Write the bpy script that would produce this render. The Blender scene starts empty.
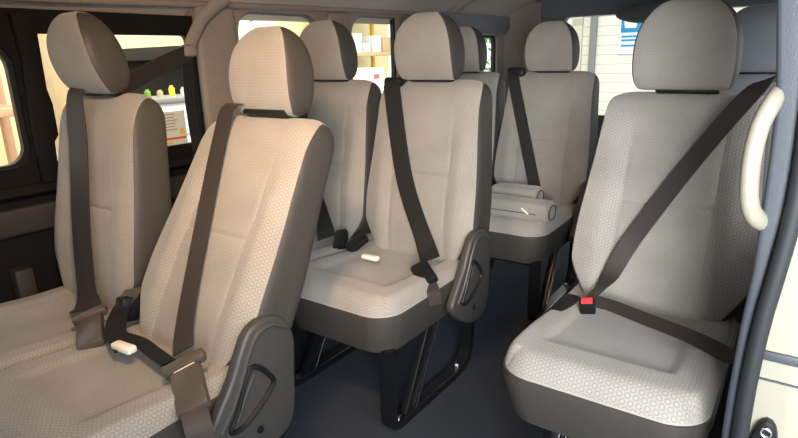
import bpy, bmesh, math, random
from mathutils import Vector, Matrix
random.seed(4)
C = bpy.context.scene.collection
R = math.radians

# ------------------------------------------------------------------ materials
def new_mat(name):
    m = bpy.data.materials.new(name); m.use_nodes = True
    nt = m.node_tree; b = nt.nodes['Principled BSDF']
    return m, nt, b
def N(nt, t, **kw):
    n = nt.nodes.new(t)
    for k, v in kw.items(): setattr(n, k, v)
    return n
def math_node(nt, op, a, b=None, c=None):
    n = N(nt, 'ShaderNodeMath', operation=op)
    for i, v in enumerate((a, b, c)):
        if v is None: continue
        if hasattr(v, 'is_output'): nt.links.new(v, n.inputs[i])
        else: n.inputs[i].default_value = v
    return n.outputs[0]
def plain(name, col, rough=.6, spec=.4, noise=.12, nscale=60, bump=.15, metal=0, bscale=400):
    m, nt, b = new_mat(name)
    tc = N(nt, 'ShaderNodeTexCoord')
    nz = N(nt, 'ShaderNodeTexNoise'); nz.inputs['Scale'].default_value = nscale; nz.inputs['Detail'].default_value = 3
    nt.links.new(tc.outputs['Object'], nz.inputs['Vector'])
    mx = N(nt, 'ShaderNodeMix', data_type='RGBA')
    mx.inputs[6].default_value = (*[c*(1-noise) for c in col], 1); mx.inputs[7].default_value = (*[min(1, c*(1+noise)) for c in col], 1)
    nt.links.new(nz.outputs['Fac'], mx.inputs[0]); nt.links.new(mx.outputs[2], b.inputs['Base Color'])
    b.inputs['Roughness'].default_value = rough; b.inputs['Specular IOR Level'].default_value = spec
    b.inputs['Metallic'].default_value = metal
    if bump:
        n2 = N(nt, 'ShaderNodeTexNoise'); n2.inputs['Scale'].default_value = bscale
        nt.links.new(tc.outputs['Object'], n2.inputs['Vector'])
        bp = N(nt, 'ShaderNodeBump'); bp.inputs['Strength'].default_value = bump; bp.inputs['Distance'].default_value = .002
        nt.links.new(n2.outputs['Fac'], bp.inputs['Height']); nt.links.new(bp.outputs['Normal'], b.inputs['Normal'])
    return m

def fabric(name, base, ring, panel_half=.118, cell=.0175):
    """woven upholstery: hexagon-lattice rings on the bolsters, small weave in the centre panel (uv in metres)"""
    m, nt, b = new_mat(name)
    uv = N(nt, 'ShaderNodeUVMap'); uv.uv_map = 'UVMap'
    sep = N(nt, 'ShaderNodeSeparateXYZ'); nt.links.new(uv.outputs[0], sep.inputs[0])
    X, Y = sep.outputs[0], sep.outputs[1]
    def lattice(cs, ox):
        fx = math_node(nt, 'SUBTRACT', math_node(nt, 'FRACT', math_node(nt, 'ADD', math_node(nt, 'DIVIDE', X, cs), ox)), .5)
        fy = math_node(nt, 'MULTIPLY', math_node(nt, 'SUBTRACT', math_node(nt, 'FRACT', math_node(nt, 'ADD', math_node(nt, 'DIVIDE', Y, cs*1.732), ox)), .5), 1.732)
        return math_node(nt, 'SQRT', math_node(nt, 'ADD', math_node(nt, 'MULTIPLY', fx, fx), math_node(nt, 'MULTIPLY', fy, fy)))
    def rings(cs, r, w):
        d = math_node(nt, 'MINIMUM', lattice(cs, 50.0), lattice(cs, 50.5))
        k = math_node(nt, 'ABSOLUTE', math_node(nt, 'SUBTRACT', d, r))
        mr = N(nt, 'ShaderNodeMapRange'); mr.interpolation_type = 'SMOOTHSTEP'
        mr.inputs[1].default_value = w*.4; mr.inputs[2].default_value = w; mr.inputs[3].default_value = 1; mr.inputs[4].default_value = 0
        nt.links.new(k, mr.inputs[0]); return mr.outputs[0]
    big = rings(cell, .33, .15); small = rings(cell*.55, .36, .2)
    at = N(nt, 'ShaderNodeAttribute'); at.attribute_name = 'panel'
    mixv = N(nt, 'ShaderNodeMix', data_type='FLOAT')
    nt.links.new(at.outputs['Fac'], mixv.inputs[0]); nt.links.new(big, mixv.inputs[2]); nt.links.new(small, mixv.inputs[3])
    pat = mixv.outputs[0]
    nz = N(nt, 'ShaderNodeTexNoise'); nz.inputs['Scale'].default_value = 9; nz.inputs['Detail'].default_value = 4
    tc = N(nt, 'ShaderNodeTexCoord'); nt.links.new(tc.outputs['Object'], nz.inputs['Vector'])
    mx = N(nt, 'ShaderNodeMix', data_type='RGBA'); mx.inputs[6].default_value = (*base, 1); mx.inputs[7].default_value = (*ring, 1)
    nt.links.new(math_node(nt, 'MULTIPLY', pat, .62), mx.inputs[0])
    mx2 = N(nt, 'ShaderNodeMix', data_type='RGBA', blend_type='MULTIPLY'); mx2.inputs[0].default_value = 1
    mr = N(nt, 'ShaderNodeMapRange'); mr.inputs[1].default_value = .3; mr.inputs[2].default_value = .7; mr.inputs[3].default_value = .9; mr.inputs[4].default_value = 1.06
    nt.links.new(nz.outputs['Fac'], mr.inputs[0]); nt.links.new(mx.outputs[2], mx2.inputs[6]); nt.links.new(mr.outputs[0], mx2.inputs[7])
    nt.links.new(mx2.outputs[2], b.inputs['Base Color'])
    b.inputs['Roughness'].default_value = .9; b.inputs['Specular IOR Level'].default_value = .15
    b.inputs['Sheen Weight'].default_value = .25; b.inputs['Sheen Roughness'].default_value = .5
    n2 = N(nt, 'ShaderNodeTexNoise'); n2.inputs['Scale'].default_value = 350; nt.links.new(tc.outputs['Object'], n2.inputs['Vector'])
    h = math_node(nt, 'SUBTRACT', math_node(nt, 'MULTIPLY', n2.outputs['Fac'], .5), pat)
    bp = N(nt, 'ShaderNodeBump'); bp.inputs['Strength'].default_value = .35; bp.inputs['Distance'].default_value = .0012
    nt.links.new(h, bp.inputs['Height']); nt.links.new(bp.outputs['Normal'], b.inputs['Normal'])
    return m

def webbing(name, col):
    m, nt, b = new_mat(name)
    tc = N(nt, 'ShaderNodeTexCoord')
    w = N(nt, 'ShaderNodeTexWave'); w.inputs['Scale'].default_value = 160; w.inputs['Distortion'].default_value = .6
    nt.links.new(tc.outputs['Object'], w.inputs['Vector'])
    mx = N(nt, 'ShaderNodeMix', data_type='RGBA'); mx.inputs[6].default_value = (*[c*.9 for c in col], 1); mx.inputs[7].default_value = (*[c*1.1 for c in col], 1)
    nt.links.new(w.outputs['Fac'], mx.inputs[0]); nt.links.new(mx.outputs[2], b.inputs['Base Color'])
    b.inputs['Roughness'].default_value = .55; b.inputs['Specular IOR Level'].default_value = .35; b.inputs['Sheen Weight'].default_value = .03
    bp = N(nt, 'ShaderNodeBump'); bp.inputs['Strength'].default_value = .15; bp.inputs['Distance'].default_value = .001
    nt.links.new(w.outputs['Fac'], bp.inputs['Height']); nt.links.new(bp.outputs['Normal'], b.inputs['Normal'])
    return m

def glass_mat(name, tint):
    m, nt, b = new_mat(name); nt.nodes.remove(b)
    out = nt.nodes['Material Output']
    tr = N(nt, 'ShaderNodeBsdfTransparent'); tr.inputs[0].default_value = (*tint, 1)
    gl = N(nt, 'ShaderNodeBsdfGlossy'); gl.inputs['Roughness'].default_value = .03
    fr = N(nt, 'ShaderNodeFresnel'); fr.inputs[0].default_value = 1.3
    mx = N(nt, 'ShaderNodeMixShader'); nt.links.new(fr.outputs[0], mx.inputs[0]); nt.links.new(tr.outputs[0], mx.inputs[1]); nt.links.new(gl.outputs[0], mx.inputs[2])
    nt.links.new(mx.outputs[0], out.inputs['Surface']); return m

def boards(name, c1, c2, axis, scale, rough=.8):
    """flat boards / siding: thin dark joints along one object axis"""
    m, nt, b = new_mat(name)
    tc = N(nt, 'ShaderNodeTexCoord'); sep = N(nt, 'ShaderNodeSeparateXYZ'); nt.links.new(tc.outputs['Object'], sep.inputs[0])
    f = math_node(nt, 'FRACT', math_node(nt, 'MULTIPLY', sep.outputs[axis], scale))
    k = math_node(nt, 'LESS_THAN', f, .08)
    mx = N(nt, 'ShaderNodeMix', data_type='RGBA'); mx.inputs[6].default_value = (*c1, 1); mx.inputs[7].default_value = (*c2, 1)
    nt.links.new(k, mx.inputs[0]); nt.links.new(mx.outputs[2], b.inputs['Base Color']); b.inputs['Roughness'].default_value = rough
    return m

FAB = fabric('upholstery', (.315, .29, .256), (.20, .181, .158))
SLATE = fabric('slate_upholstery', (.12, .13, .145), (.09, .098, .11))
VINYL = plain('dark_vinyl', (.046, .042, .037), rough=.5, spec=.35, bump=.25)
PLASTIC = plain('dark_plastic', (.045, .043, .04), rough=.42, spec=.45, bump=.2)
BLACK = plain('black_plastic', (.008, .008, .009), rough=.45, spec=.3)
STEEL = plain('black_steel', (.006, .0065, .0075), rough=.35, spec=.5, bump=.05)
CHROME = plain('bare_metal', (.7, .68, .66), rough=.25, metal=1, bump=0)
BELT = webbing('belt_webbing', (.029, .0215, .018))
BELTB = webbing('black_webbing', (.012, .0115, .011))
BUCK = plain('buckle_plastic', (.075, .06, .048), rough=.35, spec=.5, bump=.08)
RED = plain('red_button', (.75, .05, .05), rough=.4, bump=0)
WHITE = plain('white_plastic', (.8, .77, .66), rough=.5, bump=0)
TRIM = plain('beige_trim', (.23, .195, .165), rough=.7, spec=.25, bump=.3)
HEAD = plain('headliner_cloth', (.42, .38, .345), rough=.95, spec=.1, bump=.5, bscale=250)
DTRIM = plain('grey_trim', (.115, .125, .14), rough=.55, spec=.4, bump=.2)
GTRIM = plain('pillar_trim', (.048, .054, .064), rough=.5, spec=.4, bump=.2)
RUBBER = plain('seal_rubber', (.012, .014, .017), rough=.6, spec=.4, bump=.1)
PAINT = plain('cream_paint', (.31, .29, .235), rough=.22, spec=.5, noise=.03, bump=0)
HANDLE = plain('cream_handle', (.23, .21, .165), rough=.4, spec=.4, bump=.05)
CARPET = plain('floor_carpet', (.040, .046, .058), rough=1, spec=.05, noise=.7, nscale=220, bump=.8, bscale=500)
DOORB = plain('black_door_trim', (.008, .0075, .0075), rough=.75, spec=.12, bump=.15)
DOORC = plain('brown_door_trim', (.032, .026, .023), rough=.55, spec=.3, bump=.2)
GLASS = glass_mat('window_glass', (.93, .95, .93))

# ------------------------------------------------------------------ mesh helpers
def obj(name, bm, mats, parent=None, smooth=True, loc=None):
    me = bpy.data.meshes.new(name); bm.normal_update(); bm.to_mesh(me); bm.free()
    for m in (mats if isinstance(mats, (list, tuple)) else [mats]): me.materials.append(m)
    if smooth:
        for p in me.polygons: p.use_smooth = True
        try: me.set_sharp_from_angle(angle=R(40))
        except Exception: pass
    o = bpy.data.objects.new(name, me); C.objects.link(o)
    if parent is not None: o.parent = parent
    if loc is not None: o.location = loc
    return o
def tag(o, label=None, cat=None, group=None, kind=None):
    if label: o['label'] = label
    if cat: o['category'] = cat
    if group: o['group'] = group
    if kind: o['kind'] = kind
    return o
def empty(name, loc, label, cat, group=None):
    o = bpy.data.objects.new(name, None); o.empty_display_size = .1; C.objects.link(o); o.location = loc
    return tag(o, label, cat, group)
def struct(name, bm, mats, parent=None, smooth=True):
    o = obj(name, bm, mats, parent, smooth)
    if parent is None: o['kind'] = 'structure'
    return o
def bm_box(bm, a, b, bevel=0, seg=2, rot=None, piv=None, mi=0):
    a = Vector(a); b = Vector(b)
    r = bmesh.ops.create_cube(bm, size=1)
    vs = r['verts']; d = b-a
    for v in vs: v.co = Vector((v.co.x*d.x, v.co.y*d.y, v.co.z*d.z)) + (a+b)/2
    fs = list({f for v in vs for f in v.link_faces})
    for f in fs: f.material_index = mi
    if bevel:
        es = list({e for v in vs for e in v.link_edges})
        r2 = bmesh.ops.bevel(bm, geom=es, offset=bevel, segments=seg, affect='EDGES', profile=.5)
        vs = list({v for f in r2['faces'] for v in f.verts} | {v for v in vs if v.is_valid})
        for f in r2['faces']: f.material_index = mi
        vs2 = set(vs)
        for v in vs:
            for f in v.link_faces: vs2.update(f.verts)
        vs = list(vs2)
    if rot is not None:
        bmesh.ops.rotate(bm, verts=vs, cent=piv if piv else (a+b)/2, matrix=rot)
    return vs
def box(a, b, bevel=0, seg=2, rot=None, piv=None):
    bm = bmesh.new(); bm_box(bm, a, b, bevel, seg, rot, piv); return bm
def catmull(pts, n, closed=True):
    P = [Vector(p) for p in pts]; L = len(P); out = []
    segs = L if closed else L-1; dense = []
    for i in range(segs):
        if closed: p0, p1, p2, p3 = P[i-1], P[i], P[(i+1) % L], P[(i+2) % L]
        else: p0, p1, p2, p3 = P[max(i-1, 0)], P[i], P[i+1], P[min(i+2, L-1)]
        for k in range(12):
            t = k/12
            dense.append(.5*((2*p1)+(p2-p0)*t+(2*p0-5*p1+4*p2-p3)*t*t+(3*p1-p0-3*p2+p3)*t**3))
    if not closed: dense.append(P[-1])
    if closed: dense.append(dense[0])
    cum = [0]
    for a, b in zip(dense, dense[1:]): cum.append(cum[-1]+(b-a).length)
    T = cum[-1]; j = 0; m = n if closed else n-1
    for i in range(n):
        s = T*i/m
        while j < len(cum)-2 and cum[j+1] < s: j += 1
        d = cum[j+1]-cum[j]; t = 0 if d < 1e-12 else (s-cum[j])/d
        out.append(dense[j].lerp(dense[j+1], min(1, max(0, t))))
    return out
def tube(bm, pts, rad, seg=12, closed=False, flat=None, cap=True):
    """round tube (or, with flat=(a,b), an elliptic one) along a 3D polyline"""
    P = [Vector(p) for p in pts]; n = len(P); rings = []; up = None
    for i, p in enumerate(P):
        t = (P[(i+1) % n]-P[i-1]) if closed else (P[min(i+1, n-1)]-P[max(i-1, 0)])
        t.normalize()
        if up is None: up = Vector((0, 0, 1)) if abs(t.z) < .9 else Vector((1, 0, 0))
        s = t.cross(up).normalized(); up = s.cross(t).normalized()
        r = rad[i] if isinstance(rad, (list, tuple)) else rad
        a, b = (r, r) if flat is None else flat
        rings.append([bm.verts.new(p+s*a*math.cos(2*math.pi*k/seg)+up*b*math.sin(2*math.pi*k/seg)) for k in range(seg)])
    for i in range(n if closed else n-1):
        A, B = rings[i], rings[(i+1) % n]
        for k in range(seg): bm.faces.new((A[k], A[(k+1) % seg], B[(k+1) % seg], B[k]))
    if not closed and cap:
        bm.faces.new(rings[0][::-1]); bm.faces.new(rings[-1])
    return bm
def ribbon(bm, cs, ws, th=.003):
    """webbing strap: centres cs, half-width vectors ws"""
    n = len(cs); rows = []
    for i in range(n):
        c = Vector(cs[i]); w = Vector(ws[i])
        t = (Vector(cs[min(i+1, n-1)])-Vector(cs[max(i-1, 0)])).normalized()
        nn = t.cross(w.normalized()).normalized()*th/2
        rows.append([bm.verts.new(c-w-nn), bm.verts.new(c+w-nn), bm.verts.new(c+w+nn), bm.verts.new(c-w+nn)])
    for a, b in zip(rows, rows[1:]):
        for k in range(4): bm.faces.new((a[k], a[(k+1) % 4], b[(k+1) % 4], b[k]))
    bm.faces.new(rows[0][::-1]); bm.faces.new(rows[-1])
    bmesh.ops.recalc_face_normals(bm, faces=bm.faces[:])
    return bm
def dense(pts, n): return catmull(pts, n, closed=False)
def prism(outline, axis, a, b, bevel=0, seg=2):
    """outline (2D, closed) extruded along an axis from a to b"""
    bm = bmesh.new()
    def v3(p, t): return {0: (t, p[0], p[1]), 1: (p[0], t, p[1]), 2: (p[0], p[1], t)}[axis]
    A = [bm.verts.new(v3(p, a)) for p in outline]; B = [bm.verts.new(v3(p, b)) for p in outline]
    n = len(outline); fa = bm.faces.new(A); fb = bm.faces.new(B[::-1])
    for i in range(n): bm.faces.new((A[i], B[i], B[(i+1) % n], A[(i+1) % n]))
    bmesh.ops.recalc_face_normals(bm, faces=bm.faces[:])
    if bevel:
        es = [e for f in (fa, fb) for e in f.edges]
        bmesh.ops.bevel(bm, geom=es, offset=bevel, segments=seg, affect='EDGES', profile=.5)
    return bm
def rrect(x0, y0, x1, y1, r, n=6):
    if not isinstance(r, (list, tuple)): r = [r]*4
    out = []
    for (cx, cy, a0, rr) in ((x1-r[0], y1-r[0], 0, r[0]), (x0+r[1], y1-r[1], 90, r[1]), (x0+r[2], y0+r[2], 180, r[2]), (x1-r[3], y0+r[3], 270, r[3])):
        for k in range(n+1):
            a = R(a0+90*k/n); out.append((cx+rr*math.cos(a), cy+rr*math.sin(a)))
    return out
def panel(outer, holes, axis, a, b):
    """flat wall panel with holes, thickness from a to b along axis"""
    bm = bmesh.new()
    def v3(p, t): return {0: (t, p[0], p[1]), 1: (p[0], t, p[1]), 2: (p[0], p[1], t)}[axis]
    def side(t):
        es = []; loops = []
        for lp in [outer]+holes:
            vs = [bm.verts.new(v3(p, t)) for p in lp]; loops.append(vs)
            for i in range(len(vs)): es.append(bm.edges.new((vs[i], vs[(i+1) % len(vs)])))
        bmesh.ops.triangle_fill(bm, use_beauty=True, use_dissolve=False, edges=es)
        return loops
    LA, LB = side(a), side(b)
    for A, B in zip(LA, LB):
        for i in range(len(A)):
            j = (i+1) % len(A); bm.faces.new((A[i], A[j], B[j], B[i]))
    bmesh.ops.recalc_face_normals(bm, faces=bm.faces[:])
    return bm

def loft(profile, wf, nu=28, ek=.10, epow=7, disp=None, M=None, panelf=None):
    """upholstered pad: closed side profile (y,z) swept across x; returns the fabric sheet mesh and the two side panels"""
    n = len(profile); cy = sum(p[0] for p in profile)/n; cz = sum(p[1] for p in profile)/n
    bm = bmesh.new(); uvl = bm.loops.layers.uv.new('UVMap'); pl = bm.verts.layers.float.new('panel')
    ss = [math.sin(math.pi/2*(-1+2*j/nu))*.35+(-1+2*j/nu)*.65 for j in range(nu+1)]
    cum = [0]
    for i in range(n): cum.append(cum[-1]+math.dist(profile[i], profile[(i+1) % n]))
    rows = []; rim = [[], []]
    for i, (y, z) in enumerate(profile):
        row = []
        w = wf(y, z)
        a = profile[i-1]; c = profile[(i+1) % n]; t = Vector((c[0]-a[0], c[1]-a[1])).normalized(); nn = Vector((-t.y, t.x))
        for s in ss:
            e = ek*abs(s)**epow
            yy = cy+(y-cy)*(1-e); zz = z-(z-cz)*e*.35
            if disp:
                d = disp(y, z, s*w); yy += nn.x*d; zz += nn.y*d
            co = Vector((s*w, yy, zz))
            v = bm.verts.new(M @ co if M else co)
            if panelf: v[pl] = panelf(y, z, s*w)
            row.append(v)
        rows.append(row)
        for q, k in ((0, 0), (1, -1)):
            s = ss[k]; e = ek; rim[q].append(Vector((s*w, cy+(y-cy)*(1-e), z-(z-cz)*e*.35)))
    for i in range(n):
        A, B = rows[i], rows[(i+1) % n]
        for j in range(nu):
            f = bm.faces.new((A[j], A[j+1], B[j+1], B[j]))
            wi = wf(*profile[i]); wj = wf(*profile[(i+1) % n])
            for l, (ii, jj, ww) in zip(f.loops, ((i, j, wi), (i, j+1, wi), (i+1, j+1, wj), (i+1, j, wj))):
                l[uvl].uv = (ss[jj]*ww, cum[ii])
    sides = []
    wm = max(wf(*p) for p in profile)
    for q in (0, 1):
        b2 = bmesh.new(); sg = -1 if q == 0 else 1
        cen = Vector((sum(v.x for v in rim[q])/n, cy, cz))
        prev = None
        for (f, bul) in ((1, 0), (.95, .002), (.85, .005), (.7, .007), (.5, .008), (.25, .008)):
            ring = []
            for v in rim[q]:
                p = cen.lerp(v, f); p.x = sg*(wf(p.y, p.z)*(1 if f < 1 else 1)+bul) if f < 1 else v.x
                ring.append(b2.verts.new(M @ p if M else p))
            if prev:
                for i in range(n):
                    j = (i+1) % n; b2.faces.new((prev[i], prev[j], ring[j], ring[i]))
            prev = ring
        b2.faces.new(prev)
        bmesh.ops.recalc_face_normals(b2, faces=b2.faces[:])
        sides.append(b2)
    bmesh.ops.recalc_face_normals(bm, faces=bm.faces[:])
    return bm, sides

# ------------------------------------------------------------------ seats
ZJ, HB, LC, PITCH = .43, .672, .485, .497
def sstep(a, b, x):
    t = min(1, max(0, (x-a)/(b-a))); return t*t*(3-2*t)
BACK_PROF = [tuple(p) for p in catmull([(.005, -.03, 0), (-.012, .08, 0), (-.016, .2, 0), (-.006, .36, 0), (0, .50, 0), (.004, .57, 0), (.022, .625, 0), (.055, .654, 0), (.088, .652, 0), (.114, .60, 0), (.122, .45, 0), (.128, .2, 0), (.12, .03, 0), (.09, -.035, 0), (.045, -.045, 0)], 190)]
BACK_PROF = [(p[0], p[1]*1.023) for p in BACK_PROF]
def back_w(y, h):
    w = .160+.081*sstep(-.05, .14, h)-.025*sstep(.18, .62, h)
    if h > .612: w -= .024*(1-math.sqrt(max(0, 1-((h-.612)/.061)**2)))
    return w
def back_disp(y, h, x):
    if y > .06: return 0
    d = 0
    ax = abs(x)
    d -= .006*math.exp(-((h-.322)/.007)**2)*(1-sstep(.118, .128, ax))
    d -= .0035*math.exp(-((ax-.123)/.006)**2)*(1-sstep(.5, .6, h))
    d += .010*sstep(.12, .17, ax)*(1-sstep(.17, .235, ax))*(1-sstep(.35, .6, h))
    return d
def back_panel(y, h, x): return 1.0 if abs(x) < .123 and y < .08 else 0.0
HR_PROF = [(p[0], p[1]) for p in catmull([(.010, -.001, 0), (-.006, .010, 0), (-.026, .055, 0), (-.034, .12, 0), (-.026, .185, 0), (-.004, .232, 0), (.022, .249, 0), (.052, .232, 0), (.074, .18, 0), (.084, .11, 0), (.08, .05, 0), (.064, .008, 0), (.035, -.003, 0)], 64)]
def head_w(y, h):
    t = h/.25
    if t > .3: return .126*max(0, 1-((t-.3)/.735)**2.6)**(1/2.3)
    return .126-.010*((.3-max(t, 0))/.3)**3
def loft_head_w(y, h): return max(.03, head_w(y, h))

def seat_frame(x, rec, dy=0, hs=1): return Matrix.Translation((x, dy, ZJ)) @ Matrix.Rotation(R(-rec), 4, 'X') @ Matrix.Diagonal((1, 1, hs, 1))
def make_back(root, x, rec, htilt, hfwd=.012, roll=0, dy=0, hs=1, hsc=(.945, .95, .935), hx=-.006):
    M = seat_frame(x, rec, dy, hs)
    sh, sd = loft(BACK_PROF, back_w, nu=64, ek=.10, epow=9, disp=back_disp, M=M, panelf=back_panel)
    b = obj('backrest', sh, FAB, root)
    for s in sd:
        o = obj('side_panel', s, VINYL, b); o['label'] = 'dark brown side panel'
    H = M @ Matrix.Translation((hx, .02-hfwd, HB-.008)) @ Matrix.Rotation(R(htilt), 4, 'X') @ Matrix.Rotation(R(roll), 4, 'Y') @ Matrix.Diagonal((*hsc, 1))
    sh, sd = loft(HR_PROF, loft_head_w, nu=30, ek=.08, epow=9, M=H, panelf=lambda y, h, x: 1.0)
    h = obj('headrest', sh, FAB, root)
    for s in sd:
        o = obj('side_panel', s, VINYL, h); o['label'] = 'dark brown side panel'
    for dx in (-.06, .06):
        bm = bmesh.new(); tube(bm, [M @ Vector((dx, .05, HB-.03)), H @ Vector((dx, .045, .03))], .009, 10)
        obj('headrest_post', bm, BLACK, h)
    bm = box((-.085, .015, HB-.012), (.085, .075, HB+.004), .006); bm.transform(M); o = obj('headrest_guide', bm, BLACK, h)
    return b, h, M

def cushion_bm(x0, x1, back=.10, lc=LC, zf=.425, top=.052):
    """rounded pad with raised side and front bolsters around a centre panel"""
    bm = bmesh.new(); uvl = bm.loops.layers.uv.new('UVMap'); pl = bm.verts.layers.float.new('panel')
    nu, nv = 48, 54; cx = (x0+x1)/2; hw = (x1-x0)/2; cy = (back-lc)/2; hl = (back+lc)/2
    def den(t): return .5*t+.5*math.sin(math.pi/2*t)
    def mp(u, v):
        x = u*hw; y = v*hl; r = .09
        # squeeze the corner so that the outline is a rounded rectangle at the front
        ex = abs(x)-(hw-r); ey = -y-(hl-r)
        if ex > 0 and ey > 0:
            m = max(ex, ey); L = math.hypot(ex, ey)
            if L > 0:
                k = m/L; x = math.copysign((hw-r)+ex*k, x); y = -((hl-r)+ey*k)
        return x, y
    G = []
    for i in range(nv+1):
        row = []
        for j in range(nu+1):
            u = den(-1+2*j/nu); v = den(-1+2*i/nv)
            x, y = mp(u, v); Y = cy+y
            m = max(abs(u), -v if v < 0 else 0)
            d = (1-m)*min(hw, hl)
            dside = (1-abs(u))*hw; dfront = (1+v)*hl if v < 0 else 9
            z = zf+top*(1-max(0, 1-dside/.03)**2.4)*(1-max(0, 1-dfront/.055)**2.4)
            fy = (Y+lc)             # distance behind the front edge
            ax = hw-abs(x)          # distance from the side edge
            z -= .012*sstep(.075, .105, ax)*sstep(.11, .15, fy)
            z -= .02*sstep(.12, .42, fy)
            seam = max(math.exp(-((ax-.09)/.006)**2)*sstep(.11, .13, fy), math.exp(-((fy-.125)/.006)**2)*sstep(.08, .09, ax))
            z -= .004*seam
            ve = bm.verts.new((cx+x, Y, z)); ve[pl] = 1.0 if ax > .09 and fy > .125 else 0.0
            row.append(ve)
        G.append(row)
    UU = [[0]*(nu+1) for _ in range(nv+1)]; VV = [[0]*(nu+1) for _ in range(nv+1)]; mid = nu//2
    for i in range(nv+1):
        for j in range(mid+1, nu+1): UU[i][j] = UU[i][j-1]+(G[i][j].co-G[i][j-1].co).length
        for j in range(mid-1, -1, -1): UU[i][j] = UU[i][j+1]-(G[i][j].co-G[i][j+1].co).length
    for j in range(nu+1):
        for i in range(nv-1, -1, -1): VV[i][j] = VV[i+1][j]-(G[i][j].co-G[i+1][j].co).length
    for i in range(nv):
        for j in range(nu):
            f = bm.faces.new((G[i][j], G[i][j+1], G[i+1][j+1], G[i+1][j]))
            for l, (a_, b_) in zip(f.loops, ((i, j), (i, j+1), (i+1, j+1), (i+1, j))): l[uvl].uv = (UU[a_][b_], VV[a_][b_])
    # underside
    ring = [G[0][j] for j in range(nu+1)]+[G[i][nu] for i in range(1, nv+1)]+[G[nv][j] for j in range(nu-1, -1, -1)]+[G[i][0] for i in range(nv-1, 0, -1)]
    low = [bm.verts.new((v.co.x, v.co.y, zf-.012)) for v in ring]
    n = len(ring)
    for i in range(n): bm.faces.new((ring[i], low[i], low[(i+1) % n], ring[(i+1) % n]))
    bm.faces.new(low)
    bmesh.ops.recalc_face_normals(bm, faces=bm.faces[:])
    return bm, [(v.co.x, v.co.y) for v in low]
def skirt_bm(outline, ztop=.425, zbot=.283, inset=.025):
    bm = bmesh.new(); cx = sum(p[0] for p in outline)/len(outline); cy = sum(p[1] for p in outline)/len(outline)
    hx = max(abs(p[0]-cx) for p in outline); hy = max(abs(p[1]-cy) for p in outline)
    rings = []
    for (z, o) in ((ztop-.004, .01), (ztop-.006, -.004), (ztop-.03, -.005), (zbot+.03, inset*.55), (zbot+.008, inset*.8), (zbot, inset*1.4)):
        rings.append([bm.verts.new((cx+(p[0]-cx)*(1-o/hx), cy+(p[1]-cy)*(1-o/hy), z)) for p in outline])
    n = len(outline)
    for a, b in zip(rings, rings[1:]):
        for i in range(n): bm.faces.new((a[i], a[(i+1) % n], b[(i+1) % n], b[i]))
    bm.faces.new(rings[-1]); bm.faces.new(rings[0][::-1])
    bmesh.ops.recalc_face_normals(bm, faces=bm.faces[:])
    return bm
def cushion(root, x0, x1, lc=LC):
    bm, out = cushion_bm(x0, x1, lc=lc); c = obj('seat_cushion', bm, FAB, root)
    o = obj('cushion_base', skirt_bm(out), VINYL, c); o['label'] = 'dark brown moulded base'
    return c

def leg_frame(root, x):
    """bent flat-bar side frame: front post, floor runner and rear post in one bar, with a raked brace and a thin rod"""
    pts = [(x, -.435, .30), (x, -.435, .10), (x, -.432, .045), (x, -.415, .022), (x, -.36, .014), (x, -.1, .014), (x, .0, .018), (x, .05, .04), (x, .075, .085), (x, .085, .16), (x, .09, .30)]
    P = dense(pts, 60); bm = ribbon(bmesh.new(), P, [Vector((.022, 0, 0))]*60, .028)
    o = obj('leg_frame', bm, STEEL, root)
    a = R(27); bm = prism([(-.365, .02), (-.315, .02), (-.155, .31), (-.205, .31)], 0, x-.014, x+.014, .004); obj('brace', bm, STEEL, root)
    bm = bmesh.new(); tube(bm, [(x+.022, -.40, .029), (x+.022, .03, .030)], .0018, 6); obj('edge_strip', bm, CHROME, o)
    for y in (-.385, .0):
        bm = bmesh.new(); bmesh.ops.create_cone(bm, cap_ends=True, segments=6, radius1=.011, radius2=.010, depth=.014, matrix=Matrix.Translation((x, y, .034))); obj('bolt', bm, CHROME, o, smooth=False)
    bm = bmesh.new(); tube(bm, [(x+.016, -.305, .025), (x+.016, -.148, .29)], .0014, 6); o = obj('stay_rod', bm, CHROME, root); o['label'] = 'thin bright stay rod'

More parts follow.
